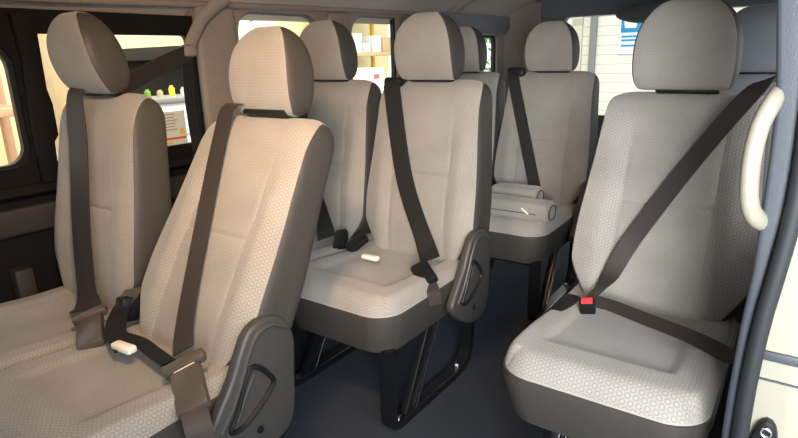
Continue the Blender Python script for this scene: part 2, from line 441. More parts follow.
def recliner(root, x, dz=0, dy=0):
    """tear-drop plastic cover over the recliner hinge with its finger-pull lever"""
    pts = [(.115, .225), (.11, .12), (.10, .0), (.10, -.10), (.02, -.155), (-.06, -.16), (-.15, -.09), (-.165, -.04), (-.10, .0), (-.06, .05), (-.04, .1), (-.03, .14), (0, .162), (.05, .16), (.09, .13), (.112, .08)]
    pts = [(.118, .06), (.112, -.03), (.10, -.14), (.06, -.19), (-.03, -.19), (-.12, -.14), (-.165, -.085), (-.13, -.03), (-.085, .03), (-.055, .085), (-.03, .125), (.005, .145), (.05, .145), (.09, .12)]
    o2 = [(p[0]+dy, ZJ+p[1]+dz) for p in catmull([(a, b, 0) for a, b in pts], 60)]
    c = obj('recliner_cover', prism(o2, 0, x, x+.032, .010, 3), PLASTIC, root)
    # raised rim round the hinge boss
    bm = bmesh.new(); ring = catmull([(x+.032, p[0]+dy, ZJ+p[1]+dz) for p in ((.09, .10), (.045, .125), (.0, .118), (-.03, .08), (-.055, .03), (-.09, -.03), (-.13, -.078))], 30, False); tube(bm, ring, .006, 8); obj('cover_rim', bm, PLASTIC, c)
    # lever: wedge-shaped loop
    lp = catmull([(x+.035, p[0]+dy, ZJ+p[1]+dz) for p in ((-.03, .045), (.03, -.01), (.02, -.04), (-.06, -.09), (-.105, -.085), (-.08, -.045))], 40, True)
    bm = bmesh.new(); tube(bm, lp, .0065, 8, closed=True); obj('recliner_lever', bm, BLACK, c)
    bm = bmesh.new(); tube(bm, catmull([(x+.033, p[0]+dy, ZJ+p[1]+dz) for p in ((-.02, .025), (-.055, -.02), (-.085, -.068))], 10, False), [.004+.004*i/9 for i in range(10)], 8); obj('lever_grip', bm, PLASTIC, c)
    bm = bmesh.new(); bmesh.ops.create_cone(bm, cap_ends=True, segments=14, radius1=.010, radius2=.009, depth=.008, matrix=Matrix.Translation((x+.033, -.02+dy, ZJ-.13+dz)) @ Matrix.Rotation(R(90), 4, 'Y')); obj('screw_cap', bm, BLACK, c)

def strap_on_back(M, pts, hw=.030, n=40):
    """strap lying on a backrest, points (x, h, y-offset) in the back's frame"""
    P = dense([M @ Vector((a, c, b)) for a, b, c in pts], n)
    ex = (M.to_3x3() @ Vector((1, 0, 0)))
    W = []
    for i in range(n):
        t = (P[min(i+1, n-1)]-P[max(i-1, 0)]).normalized(); w = (ex-t*ex.dot(t)).normalized(); W.append(w*hw)
    return ribbon(bmesh.new(), P, W)
def buckle(root, name, p, ax, n, L=.085, w=.026, t=.013, mat=BUCK, btn=RED):
    """buckle housing standing along ax with its press button at the end; n = face normal"""
    ax = Vector(ax).normalized(); n = Vector(n); n = (n-ax*n.dot(ax)).normalized(); s = ax.cross(n).normalized()
    T = Matrix((( s.x, n.x, ax.x, p[0]), (s.y, n.y, ax.y, p[1]), (s.z, n.z, ax.z, p[2]), (0, 0, 0, 1)))
    bm = box((-w, -t, 0), (w, t, L), .006); bm.transform(T); o = obj(name, bm, mat, root)
    bm = box((-w*.72, -t*.75, L-.004), (w*.72, t*.75, L+.004), .002); bm.transform(T); b = obj('press_button', bm, btn, o); b['label'] = 'press button of the buckle'
    return o, T
def tongue(root, T, L, w=.036):
    bm = box((-w, -.012, L+.006), (w, .016, L+.036), .008); bm.transform(T); return obj('belt_tongue', bm, BUCK, root)

XB = -1.151; XA = XB-PITCH; Y1, Y2, Y3, Y7 = .788, 1.69, 2.662, 1.634

def double_seat(x, y, recA, recB, label, hA, hB, group=None, legs=True, dxA=0, dyB=0, hsB=1, hfB=.012):
    """two-passenger seat; x is the centre of the seat nearer the aisle"""
    root = empty('double_seat', (x-PITCH/2, y, 0), label, 'seat', group)
    d = PITCH/2
    A = make_back(root, -d+dxA, recA, hA); B = make_back(root, d, recB, hB, hfwd=hfB, dy=dyB, hs=hsB)
    cushion(root, -d-.245, d-.249+.249-.2485+.0); cushion(root, d-.2485, d+.225)
    if legs: leg_frame(root, d+.185)
    leg_frame(root, -.03)
    bm = box((-d-.12, -.40, .255), (d+.18, -.36, .292), .008); obj('cross_bar', bm, STEEL, root)
    recliner(root, d+.232)
    return root, d, A, B

# ---- first row (two seats)
r1, d, A1, B1 = double_seat(XB-.104, Y1, 8.6, 29.6, 'nearest double seat at left, front row, its aisle backrest reclined far back', 20, 25, dxA=-.02, dyB=-.05, hsB=1.05, hfB=-.012)
# belt down the reclined seat, clipped into its buckle
M = B1[2]
o = obj('seat_belt', strap_on_back(M, [(-.10, .688, .03), (-.112, .668, -.012), (-.10, .58, -.018), (-.04, .35, -.03), (.035, .1, -.045), (.085, .035, -.06)]), BELT, r1)
bk, T = buckle(o, 'buckle', (d+.262, -.185, .445), (-.12, .065, .05), (-.25, -.3, 1), L=.12, w=.036, btn=WHITE)
tongue(o, T, .118, .052)
bm = ribbon(bmesh.new(), dense([T @ Vector((0, 0, .002)), (d+.272, -.19, .435), (d+.285, -.195, .415), (d+.292, -.197, .39)], 12), [Vector((.010, .027, 0))]*12); obj('lap_strap', bm, BELT, o)
o2, T2 = buckle(r1, 'buckle', (-d+.32, -.18, .470), (-.17, .09, .035), (0, -.3, 1), L=.13, w=.033)
tongue(r1, T2, .128, .046)
bm = box((d-.28, -.06, .455), (d-.235, .06, .53), .015, rot=Matrix.Rotation(R(-12), 3, 'X')); obj('hinge_cover', bm, BLACK, r1)
bm = ribbon(bmesh.new(), dense([(d-.255, -.0, .55), (d-.235, -.06, .51), (d-.17, -.115, .492), (d-.10, -.14, .489), (d-.05, -.155, .488)], 24), [Vector((.010, .024, 0))]*24, .006); sx_ = obj('buckle_strap', bm, BLACK, r1)
bm = ribbon(bmesh.new(), dense([(d-.14, -.125, .490), (d-.06, -.115, .489), (d+.02, -.125, .488), (d+.10, -.135, .487)], 16), [Vector((.004, .018, 0))]*16, .005); obj('cross_strap', bm, BLACK, sx_)
bm = box((d-.085, -.172, .486), (d-.015, -.146, .504), .005, rot=Matrix.Rotation(R(6), 3, 'Z')); o = obj('strap_tag', bm, WHITE, sx_); o['label'] = 'small white tag on the black strap'

# ---- second row (two seats)
r2, d, A2, B2 = double_seat(XB, Y2, 8.9, 8.9, 'double seat in the second row, behind the reclined seat and left of the aisle', 13, 13)
for (Mx, sx) in ((A2[2], 0), (B2[2], .0)):
    o = obj('seat_belt', strap_on_back(Mx, [(-.15, .66, .06), (-.152, .655, .0), (-.14, .6, -.012), (-.05, .3, -.03), (.06, .09, -.042), (.125, .03, -.09)], .036), BELTB, r2)
    bm = box((-.20, .0, .64), (-.12, .06, .675), .012); bm.transform(Mx); obj('belt_guide', bm, BLACK, o)
for (bx, dirx) in ((-.015, 1), (d-.22, -1)):
    o, T = buckle(r2, 'buckle', (bx, -.13, .462), (-.06*dirx, .10, .07), (0, -.6, 1), L=.085, w=.026, mat=BLACK, btn=BLACK)
o, T = buckle(r2, 'buckle', (d+.215, -.23, .455), (-.11, .075, .04), (-.2, -.4, 1), L=.10, w=.032, mat=BLACK, btn=BLACK)
bm = ribbon(bmesh.new(), dense([(d+.21, -.225, .456), (d+.235, -.24, .43), (d+.245, -.245, .39)], 10), [Vector((.012, .02, .0))]*10); obj('lap_strap', bm, BELT, r2)
bm = box((.15, -.20, .472), (.22, -.178, .487), .004); o = obj('strap_tag', bm, WHITE, r2); o['label'] = 'small white tag between the two seats'

# ---- third row (two seats)
r3, d, A3, B3 = double_seat(XB+.083, Y3, 10.3, 10.3, 'double seat in the third row, at the back beyond the aisle floor', 12, 12)
o = obj('seat_belt', strap_on_back(B3[2], [(-.185, .66, .07), (-.188, .655, .0), (-.175, .6, -.014), (-.07, .3, -.03), (.0, .1, -.04), (.03, .03, -.06)]), BELTB, r3)
bm = box((-.23, .0, .64), (-.14, .06, .685), .012); bm.transform(B3[2]); obj('belt_guide', bm, BLACK, o)

# ---- single seats by the sliding door
def single_seat(x, y, rec, label, ht, lc=LC):
    root = empty('single_seat', (x, y, 0), label, 'seat')
    b = make_back(root, 0, rec, ht, hsc=(1.05, .95, 1.02), hx=-.013); cushion(root, -.248, .222, lc)
    leg_frame(root, -.15); leg_frame(root, .15)
    bm = box((-.17, -.40, .255), (.17, -.36, .292), .008); obj('cross_bar', bm, STEEL, root)
    return root, b
r7, b7 = single_seat(-.303, Y7, 18.7, 'single seat at right beside the sliding door pillar, black belt across it', 16, .492)
bm = box((-.238, -.22, .395), (-.175, -.02, .462), .018); o = obj('hinge_cover', bm, BLACK, r7)
o, T = buckle(r7, 'buckle', (-.135, -.115, .455), (.0, -.03, .06), (.25, -1, .1), L=.045, w=.022, mat=BLACK)
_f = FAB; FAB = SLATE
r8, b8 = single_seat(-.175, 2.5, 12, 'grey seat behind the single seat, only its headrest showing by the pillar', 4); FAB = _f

# shoulder belt of the single seat: from the pillar across the back to the buckle, then back across the lap
def wbelt(name, pts, hw, ref, n, mat):
    P = dense(pts, n); W = []
    for i in range(n):
        t = (P[min(i+1, n-1)]-P[max(i-1, 0)]).normalized(); rr = Vector(ref(i/(n-1))); w = (rr-t*rr.dot(t)).normalized(); W.append(w*(hw(i/(n-1)) if callable(hw) else hw))
    return ribbon(bmesh.new(), P, W)
M7 = Matrix.Translation((-.303, Y7, 0)) @ b7[2]
bp = lambda x, h, off: M7 @ Vector((x, off, h))
sb = empty('seat_belt', (-.05, 1.9, 1.0), 'black shoulder and lap belt across the single seat at right', 'seat belt')
def rel(o, e):
    o.parent = e; o.matrix_parent_inverse = Matrix.Translation(-Vector(e.location)); return o
o = obj('shoulder_strap', wbelt('s', [bp(.27, .72, .06), bp(.19, .675, -.015), bp(.07, .48, -.03), bp(-.06, .22, -.045), bp(-.115, .08, -.05), (-.43, Y7-.125, .505)], .025, lambda t: M7.to_3x3() @ Vector((1, 0, .6)), 50, BELT), BELT); rel(o, sb)
o = obj('lap_strap', wbelt('l', [(-.43, 1.51, .495), (-.38, 1.525, .486), (-.28, 1.50, .480), (-.16, 1.455, .480), (-.06, 1.39, .482)], .02, lambda t: (0, 1, .5), 30, BELT), BELT); rel(o, sb)

# far-side belt of the first row: hangs from the beige guide on the pillar
XW = -2.04
sb1 = empty('seat_belt', (XW+.02, 1.40, 1.21), 'dark belt slung from the beige pillar guide to the far left seat', 'seat belt')
M1 = Matrix.Translation((XB-.104-PITCH/2, Y1, 0)) @ A1[2]
bp1 = lambda x, h, off: M1 @ Vector((x, off, h))
def blend(t):
    k = sstep(.30, .44, t); return Vector((.15, -.1, 1))*(1-k)+Vector((1, .15, .05))*k
o = obj('shoulder_strap', wbelt('s', [(XW+.06, 1.40, 1.208), (-1.95, 1.25, 1.165), (-1.86, 1.08, 1.115), bp1(-.035, .705, .10), bp1(-.06, .698, .05), bp1(-.06, .67, -.014), bp1(-.035, .5, -.022), bp1(.0, .25, -.037), bp1(.05, .06, -.05), bp1(.10, .03, -.08)], lambda t: .030+.013*sstep(.38, .55, t), blend, 90, BELT), BELT); rel(o, sb1)
o = obj('hanging_strap', wbelt('h', [(XW+.05, 1.385, 1.21), (XW+.035, 1.39, 1.0), (XW+.035, 1.40, .78), (XW+.058, 1.41, .35)], .024, lambda t: (0, 1, 0), 20, BELTB), BELTB); rel(o, sb1)
o = obj('belt_guide', box((XW+.035, 1.365, 1.19), (XW+.075, 1.425, 1.235), .012), TRIM); rel(o, sb1)
gd = bmesh.new(); tube(gd, dense([(XW+.045, 1.395, 1.195), (XW+.05, 1.425, 1.26), (XW+.055, 1.49, 1.345), (XW+.08, 1.58, 1.415)], 16), .028, 12, flat=(.026, .016))
o = obj('guide_bracket', gd, TRIM); rel(o, sb1)

# rolled pads on the third-row seat
def roll_pad(name, x0, x1, y, z, r, label):
    root = empty(name, ((x0+x1)/2, y, z-r), label, 'seat pad', 'folded pads on the third row')
    bm = box((x0, y-r*1.25, z-r), (x1, y+r*1.25, z+r), r*.55, 5)
    uvl = bm.loops.layers.uv.new('UVMap')
    for f in bm.faces:
        for l in f.loops: l[uvl].uv = (l.vert.co.x, l.vert.co.z)
    rel(obj('pad', bm, FAB), root)
    bm = bmesh.new(); tube(bm, [(x1+.0005, y-r*.9*math.cos(a), z+r*.7*math.sin(a)) for a in [2*math.pi*k/20 for k in range(20)]], .003, 6, closed=True); rel(obj('end_piping', bm, VINYL), root)
    bm = box((x0+.0, y-r*1.26, z-.006), (x1-.05, y-r*1.2, z+.0), .002); rel(obj('seam', bm, VINYL), root)
    return root
p = roll_pad('folded_pad', -1.20, -.845, 2.30, .506, .045, 'folded grey pad with rounded end and white pull tag on the third row cushion')
bm = box((-.965, 2.236, .510), (-.925, 2.242, .517), .002, rot=Matrix.Rotation(R(35), 3, 'Y')); rel(obj('pull_tag', bm, WHITE), p)
p = roll_pad('folded_pad', -1.20, -.965, 2.46, .525, .045, 'smaller grey pad lying behind the folded pad, against the third row back')

# ------------------------------------------------------------------ the van body
YF, YR, XL = -1.3, 4.45, .07
struct('floor', box((XW-.05, YF, -.05), (-.02, YR, 0)), CARPET, smooth=False)
# ceiling: arched headliner with a lining edge
cs = [(XW-.06, 1.335), (XW-.005, 1.385), (XW+.07, 1.45), (XW+.22, 1.525), (XW+.5, 1.575), (-1.0, 1.60), (-.45, 1.575), (-.2, 1.525), (-.02, 1.42), (.06, 1.36)]
cs2 = catmull([(a, b, 0) for a, b in cs], 50, False)
bm = bmesh.new(); rows = []
for k in range(28):
    y = YF+(YR+.1-YF)*k/27
    dz = 0.010*(y-1.0)
    rows.append([bm.verts.new((p.x, y, p.y+dz)) for p in cs2]+[bm.verts.new((p.x, y, p.y+dz+.05)) for p in reversed(cs2)])
for a, b in zip(rows, rows[1:]):
    m_ = len(a)
    for i in range(m_): bm.faces.new((a[i], a[(i+1) % m_], b[(i+1) % m_], b[i]))
bm.faces.new(rows[0]); bm.faces.new(rows[-1][::-1])
bmesh.ops.recalc_face_normals(bm, faces=bm.faces[:])
struct('ceiling', bm, HEAD)
# right-hand wall: black door section with window, then trimmed body side with three windows
W1 = rrect(.868, .845, 1.452, 1.278, [.02, .025, .03, .03])
W0 = rrect(-.2, .86, .805, 1.25, [.08, .05, .05, .06])
struct('wall_front', panel([(YF, 0), (1.468, 0), (1.468, 1.345), (YF, 1.345)], [W0, [(p[0]*1.0, p[1]) for p in rrect(.868, .845, 1.452, 1.278, [.02, .025, .03, .03])]], 0, XW-.05, XW), DOORB, smooth=False)
W2 = rrect(1.69, .80, 2.215, 1.376, [.11, .09, .08, .08]); W3 = rrect(2.44, .80, 2.86, 1.39, [.01, .12, .08, .02])
W4 = rrect(3.45, .95, 4.19, 1.305, [.05, .05, .05, .05])
struct('wall_right', panel([(1.468, 0), (YR+.05, 0), (YR+.05, 1.47), (1.468, 1.40)], [W2, W3, W4], 0, XW-.05, XW), TRIM, smooth=False)
def window(name, lp, x, fw, fm):
    f = struct(name, panel(lp, [[((p[0]-cxy[0])*(1-fw/.25)+cxy[0], (p[1]-cxy[1])*(1-fw/.2)+cxy[1]) for p in lp] for cxy in [(sum(q[0] for q in lp)/len(lp), sum(q[1] for q in lp)/len(lp))]], 0, x-.012, x+.012), fm, smooth=False)
    bm = bmesh.new(); A = [bm.verts.new((x, p[0], p[1])) for p in lp]; bm.faces.new(A); obj('glass_pane', bm, GLASS, f, smooth=False)
    return f
window('window_1', rrect(.868, .845, 1.452, 1.278, [.02, .025, .03, .03]), XW-.03, .006, BLACK)
window('window_2', W0, XW-.03, .008, BLACK)
window('window_3', W2, XW-.03, .006, DTRIM)
w3 = window('window_4', W3, XW-.03, .006, DTRIM)
bm = box((XW-.04, 2.845, .80), (XW-.015, 2.90, 1.39)); obj('divider', bm, BLACK, w3, smooth=False)
window('window_5', W4, XW-.03, .018, BLACK)
# door card: ledge, brown insert, pull pocket
bm = prism([(XW-.01, .80), (XW+.012, .80), (XW+.03, .775), (XW+.012, .76), (XW-.01, .76)], 1, YF, 1.42); struct('trim_1', bm, DOORB)
bm = box((XW-.005, .20, .645), (XW+.022, 1.40, .735), .012, 3); struct('trim_2', bm, DOORC)
bm = box((XW-.005, .0, .02), (XW+.05, 1.40, .44), .02, 3); struct('trim_3', bm, DOORB)
bm = box((XW-.002, .66, .38), (XW+.058, .715, .545), .008); o = obj('door_strap', bm, DOORC); tag(o, 'short brown strap on the dark door card at far left', 'strap')
# black pillar next to the driver's door
bm = prism(catmull([(.818, .80, 0), (.80, 1.0, 0), (.825, 1.2, 0), (.86, 1.33, 0), (.885, 1.33, 0), (.862, 1.20, 0), (.872, 1.12, 0), (.882, 1.0, 0), (.868, .80, 0)], 40) and [(.81, .80), (.812, 1.0), (.822, 1.2), (.81, 1.33), (.88, 1.33), (.876, 1.10), (.885, 1.05), (.885, .95), (.87, .93), (.862, .80)], 0, XW-.01, XW+.025, .006); struct('trim_4', bm, DOORB)
# lining edge above the windows and the beige pillar covers
bm = bmesh.new(); tube(bm, [(XW+.010, YF, 1.36), (XW+.010, 1.0, 1.378), (XW+.010, 2.5, 1.412), (XW+.012, 4.3, 1.44)], .014, 10); struct('trim_5', bm, TRIM)
bm = prism(rrect(1.468, .1, 1.655, 1.385, .03), 0, XW-.01, XW+.035, .015, 3); struct('trim_6', bm, TRIM)
bm = prism(rrect(2.245, .1, 2.41, 1.39, .03), 0, XW-.01, XW+.03, .012, 3); struct('trim_7', bm, TRIM)
bm = prism(rrect(2.90, .1, 3.10, 1.395, .03), 0, XW-.01, XW+.03, .012, 3); struct('trim_8', bm, DTRIM)
# rear: corner pillar, header, tailgate window
WR = rrect(-1.61, .70, -.12, 1.42, [.05, .03, .08, .08])
struct('wall_back', panel([(XW-.05, 0), (XL, 0), (XL, 1.75), (XW-.05, 1.75)], [WR], 1, YR, YR+.06), DTRIM, smooth=False)
bm = bmesh.new(); A = [bm.verts.new((p[0], YR+.04, p[1])) for p in WR]; bm.faces.new(A); o = struct('window_6', bm, GLASS, smooth=False)
bm = prism([(XW, YR-.14), (-1.99, YR-.10), (-1.93, YR-.03), (-1.79, YR-.02), (-1.79, YR+.01), (XW, YR+.01)], 2, .0, 1.55, .02, 3); struct('trim_9', bm, TRIM)
bm = prism(rrect(-1.79, 1.42, .05, 1.66, .01), 1, YR-.04, YR+.01, .008); struct('trim_10', bm, DTRIM)
bm = prism([(XW+.0, 1.31), (XW+.06, 1.31), (XW+.09, 1.36), (XW+.09, 1.43), (XW, 1.43)], 1, 3.2, 4.22, .01); struct('trim_11', bm, DTRIM)
bm = bmesh.new(); tube(bm, [(p.x, 3.45, p.y+.018) for p in cs2], 1, 12, flat=(.035, .03)); struct('trim_15', bm, TRIM)
bm = bmesh.new(); bmesh.ops.create_uvsphere(bm, u_segments=24, v_segments=12, radius=1, matrix=Matrix.Translation((-.93, YR-.07, 1.415)) @ Matrix.Diagonal((.29, .06, .075, 1))); o = obj('wiper_motor_cover', bm, DTRIM); tag(o, 'rounded grey cover hanging above the rear window', 'cover')
# unseen cab end, added to cut front light: partition, windscreen opening, front door side
struct('wall_cab', panel([(XW-.05, -.05), (XL+.02, -.05), (XL+.02, 1.6), (XW-.05, 1.6)], [rrect(-1.9, .85, -.08, 1.38, .08)], 1, YF-.04, YF), DTRIM, smooth=False)
struct('wall_side', panel([(YF, -.05), (-.62, -.05), (-.62, 1.42), (YF, 1.42)], [rrect(-1.2, .8, -.72, 1.3, .06)], 0, XL-.02, XL+.02), DTRIM, smooth=False)
# left wall behind the door opening with its own window
struct('wall_left', panel([(1.24, 0), (YR, 0), (YR, 1.42), (1.24, 1.42)], [rrect(1.5, .78, 2.55, 1.33, .06), rrect(2.8, .78, 3.9, 1.33, .06)], 0, XL-.02, XL+.02), TRIM, smooth=False)

# sliding-door jamb: inner trim, rubber seal, painted face with striker
def strip(pts, hw, th, yy):
    P = dense([(a, yy, b) for a, b in pts], 30)
    bm = bmesh.new(); tube(bm, P, 1, 14, flat=(hw, th)); return bm
jt = [(-.075, 1.36), (-.030, 1.24), (-.014, 1.08), (-.008, .93), (-.010, .80), (-.020, .68), (-.026, .55), (-.026, .30), (-.026, -.05)]
outl = [(-.075, 1.40), (-.066, 1.24), (-.046, 1.08), (-.043, .93), (-.043, .80), (-.049, .68), (-.052, .55), (-.052, .30), (-.052, -.06), (.055, -.06), (.055, 1.40)]
bm = prism(outl[:9]+[(-.012, -.06), (-.014, .45), (-.016, .66), (-.004, .80), (.01, .93), (.01, 1.08), (.0, 1.24), (-.02, 1.40)], 1, 1.10, 1.22, .008, 3); struct('trim_12', bm, GTRIM)
seal = [(-.022, 1.38), (-.012, 1.24), (.0, 1.08), (.002, .93), (-.006, .82), (-.016, .72), (-.022, .60), (-.023, .46), (-.023, .2), (-.023, -.06)]
bm = strip(seal, .012, .014, 1.09); struct('trim_13', bm, RUBBER)
bm = prism([(-.015, -.3), (-.015, .45), (-.010, .66), (.004, .80), (.012, .93), (.012, 1.40), (.075, 1.40), (.075, -.3)], 1, 1.115, 1.20, .006); struct('trim_14', bm, PAINT)
# the striker hardware on the painted face
st = empty('door_striker', (.012, 1.115, .49), 'black round latch striker low on the cream door jamb at right edge', 'latch')
bm = prism(catmull([(-.010, .42, 0), (-.002, .495, 0), (.014, .520, 0), (.032, .50, 0), (.036, .42, 0)], 30), 1, 1.095, 1.116, .004); rel(obj('housing', bm, BLACK), st)
bm = bmesh.new(); tube(bm, [(.015+.008*math.cos(2*math.pi*k/16), 1.093, .499+.008*math.sin(2*math.pi*k/16)) for k in range(16)], .0025, 6, closed=True); rel(obj('ring', bm, CHROME), st)
bm = box((-.012, 1.108, .632), (.06, 1.117, .650), .003); o = obj('jamb_rail', bm, GTRIM); tag(o, 'dark grey guide strip across the cream door jamb', 'strip')
bm = box((-.012, 1.110, .592), (.06, 1.1165, .595), .001); o = obj('jamb_seam', bm, GTRIM); tag(o, 'thin panel seam below the guide strip on the door jamb', 'seam')
# grab handle
gh = dense([(-.046, 1.118, 1.095), (-.052, 1.09, 1.08), (-.062, 1.075, 1.045), (-.066, 1.07, .99), (-.062, 1.075, .93), (-.052, 1.09, .898), (-.038, 1.118, .882)], 36)
bm = bmesh.new(); tube(bm, gh, 1, 14, flat=(.0135, .0175)); o = obj('grab_handle', bm, HANDLE); tag(o, 'cream curved grab handle on the sliding door pillar', 'handle')

# ------------------------------------------------------------------ outside the windows
GZ = -.75
struct('floor_outside', box((-16, -9, GZ-.1), (12, 16, GZ)), plain('concrete', (.42, .40, .36), rough=.8, nscale=3), smooth=False)
YEL = plain('yellow_wall_paint', (.80, .68, .38), rough=.9, nscale=2, noise=.05, bump=0)
struct('wall_outside', box((-7.2, -3, GZ), (-7.0, 9.5, 4.5)), YEL, smooth=False)


def text_mesh(txt, size, mat, M, name, parent):
    cu = bpy.data.curves.new('t', 'FONT'); cu.body = txt; cu.size = size; cu.extrude = .004; cu.align_x = 'CENTER'; cu.align_y = 'CENTER'
    to = bpy.data.objects.new('t', cu); C.objects.link(to); bpy.context.view_layer.update()
    me = bpy.data.meshes.new_from_object(to.evaluated_get(bpy.context.evaluated_depsgraph_get())); bpy.data.objects.remove(to)
    me.transform(M); me.materials.clear(); me.materials.append(mat); me.name = name
    o = bpy.data.objects.new(name, me); C.objects.link(o); return rel(o, parent) if parent else o
SIDING = boards('pale_siding', (.80, .77, .66), (.52, .50, .44), 2, 5.5)
struct('wall_neighbour', box((-5.0, 12, GZ), (6, 12.3, 5.5)), SIDING, smooth=False)
GREYP = plain('grey_paint', (.22, .22, .21), rough=.6, bump=0); BLUE = plain('sign_blue', (.02, .25, .52), rough=.5, bump=0, noise=.03)
SIGNW = plain('sign_white', (.75, .85, .9), rough=.5, bump=0, noise=.02); WOOD = plain('pale_wood', (.60, .42, .22), rough=.7, nscale=14)
PWHITE = plain('white_paint', (.64, .63, .58), rough=.4, bump=0, noise=.04); CAR_D = plain('car_black', (.010, .010, .010), rough=.7, spec=.1, bump=0)
CARG = plain('car_window', (.22, .24, .24), rough=.15, spec=.8, bump=0); LEAF = plain('leaf_green', (.16, .33, .05), rough=.8, noise=.5, nscale=8)
ORANGE = plain('rack_orange', (.55, .33, .20), rough=.6, bump=0); TYRE = plain('tyre_rubber', (.015, .015, .015), rough=.85)
YPOST = plain('yellow_post_paint', (.80, .52, .04), rough=.5, bump=0); CARD = plain('cardboard', (.50, .36, .2), rough=.9); SRED = plain('label_red', (.75, .08, .08), rough=.6, bump=0); SYEL = plain('label_yellow', (.85, .62, .05), rough=.6, bump=0)
def bx(name, a, b, mat, label, cat, group=None, bevel=.01):
    o = obj(name, box(a, b, bevel), mat); return tag(o, label, cat, group)
bx('downpipe', (-3.78, 11.88, GZ), (-3.66, 11.995, 5), GREYP, 'grey vertical pipe on the pale siding behind the rear window', 'pipe')
bx('siding_board', (-4.16, 11.93, GZ), (-3.95, 11.995, 5), PLASTIC if False else boards('beige_board', (.62, .58, .46), (.45, .42, .34), 2, .6), 'beige upright board on the pale siding beside the grey pipe', 'board')
sg = empty('wall_sign', (-2.72, 11.95, 1.2), 'blue and white sign on the pale siding seen through the rear window', 'sign')
rel(obj('board', box((-3.23, 11.95, 1.10), (-2.80, 11.995, 1.94), .01), SIGNW), sg)
rel(obj('blue_field', box((-3.20, 11.94, 1.50), (-2.83, 11.96, 1.91), .004), BLUE), sg)
bm = bmesh.new()
for zz, ww in ((1.41, .34), (1.34, .34), (1.24, .28)): bm_box(bm, (-3.18, 11.94, zz), (-3.18+ww, 11.96, zz+.035))
rel(obj('text_bar', bm, BLUE, smooth=False), sg)
bm = prism([(-3.12, 1.58), (-2.92, 1.58), (-2.90, 1.68), (-2.94, 1.80), (-3.02, 1.74), (-3.08, 1.83), (-3.15, 1.76)], 1, 11.925, 11.945); rel(obj('emblem', bm, SIGNW, smooth=False), sg)
# shrubs and a white fence past the end of the workshop
def shrub(x, y, h, label, seed):
    rnd = random.Random(seed); root = empty('shrub', (x, y, GZ), label, 'shrub', None)
    bm = bmesh.new(); tube(bm, [(x, y, GZ), (x+.05, y, GZ+h*.5), (x, y+.03, GZ+h*.8)], [.05, .035, .015], 8); rel(obj('stem', bm, WOOD), root)
    bm = bmesh.new()
    for k in range(900):
        a = rnd.uniform(0, 6.283); b = rnd.uniform(-1, 1); rr = rnd.random()**.4
        p = Vector((x+math.cos(a)*math.sqrt(1-b*b)*rr*.72, y+math.sin(a)*math.sqrt(1-b*b)*rr*.72, GZ+h*.6+b*rr*h*.42))
        q = Matrix.Rotation(rnd.uniform(0, 6.28), 3, Vector((rnd.uniform(-1, 1), rnd.uniform(-1, 1), rnd.uniform(-1, 1))).normalized()) 
        L = rnd.uniform(.06, .11)
        bm.faces.new([bm.verts.new(p+q @ Vector(c)*L) for c in ((-1, 0, 0), (0, -.4, .1), (1, 0, 0), (0, .4, .1))])
    rel(obj('foliage', bm, LEAF, smooth=False), root)
shrub(-6.9, 12.6, 3.6, 'left leafy green shrub outside the small rear side window', 1)
shrub(-5.2, 13.3, 3.9, 'right leafy green shrub outside the small rear side window', 2)
fn = empty('fence', (-6.4, 11.3, GZ), 'white picket fence in front of the shrubs outside', 'fence')
bm = bmesh.new()
for k in range(14): bm_box(bm, (-7.6+k*.18, 11.28, GZ), (-7.49+k*.18, 11.31, .85))
rel(obj('pickets', bm, PWHITE, smooth=False), fn)
for zz in (-.3, .55): rel(obj('rail', box((-7.6, 11.31, zz), (-5.1, 11.35, zz+.08)), PWHITE, smooth=False), fn)
# parked car seen through the near side window
cx, cy = -5.6, 4.95
car = empty('parked_car', (cx, cy, GZ), 'white car with a black roof parked outside the left side window', 'car')
body = [(-1.6, GZ+.3), (1.9, GZ+.3), (2.0, GZ+.75), (1.85, GZ+1.42), (-.35, GZ+1.50), (-1.75, GZ+1.44), (-1.8, GZ+.6)]
rel(obj('body', prism([(cy+a, b) for a, b in body], 0, cx-.85, cx+.85, .08, 3), PWHITE), car)
cab = [(-1.65, GZ+1.44), (1.2, GZ+1.44), (.75, GZ+2.0), (-1.45, GZ+2.02)]
rel(obj('cabin', prism([(cy+a, b) for a, b in cab], 0, cx-.78, cx+.78, .06, 3), CAR_D), car)
rel(obj('roof', prism([(cy+a, b) for a, b in [(-1.6, GZ+1.95), (.85, GZ+1.93), (.7, GZ+2.06), (-1.45, GZ+2.08)]], 0, cx-.8, cx+.8, .04, 3), CAR_D), car)
for (a0, a1, sl) in ((-1.45, -.75, 0), (-.65, .05, 0), (.12, .72, .25)):
    rel(obj('side_window', prism([(cy+a0, GZ+1.52), (cy+a1+sl, GZ+1.52), (cy+a1, GZ+1.90), (cy+a0, GZ+1.90)], 0, cx+.77, cx+.79), CARG, smooth=False), car)
for yy in (-1.05, 1.2):
    for xx in (-.78, .78):
        bm = bmesh.new(); bmesh.ops.create_cone(bm, cap_ends=True, segments=28, radius1=.34, radius2=.34, depth=.2, matrix=Matrix.Translation((cx+xx, cy+yy, GZ+.34)) @ Matrix.Rotation(R(90), 4, 'Y'))
        wl = rel(obj('wheel', bm, TYRE), car)
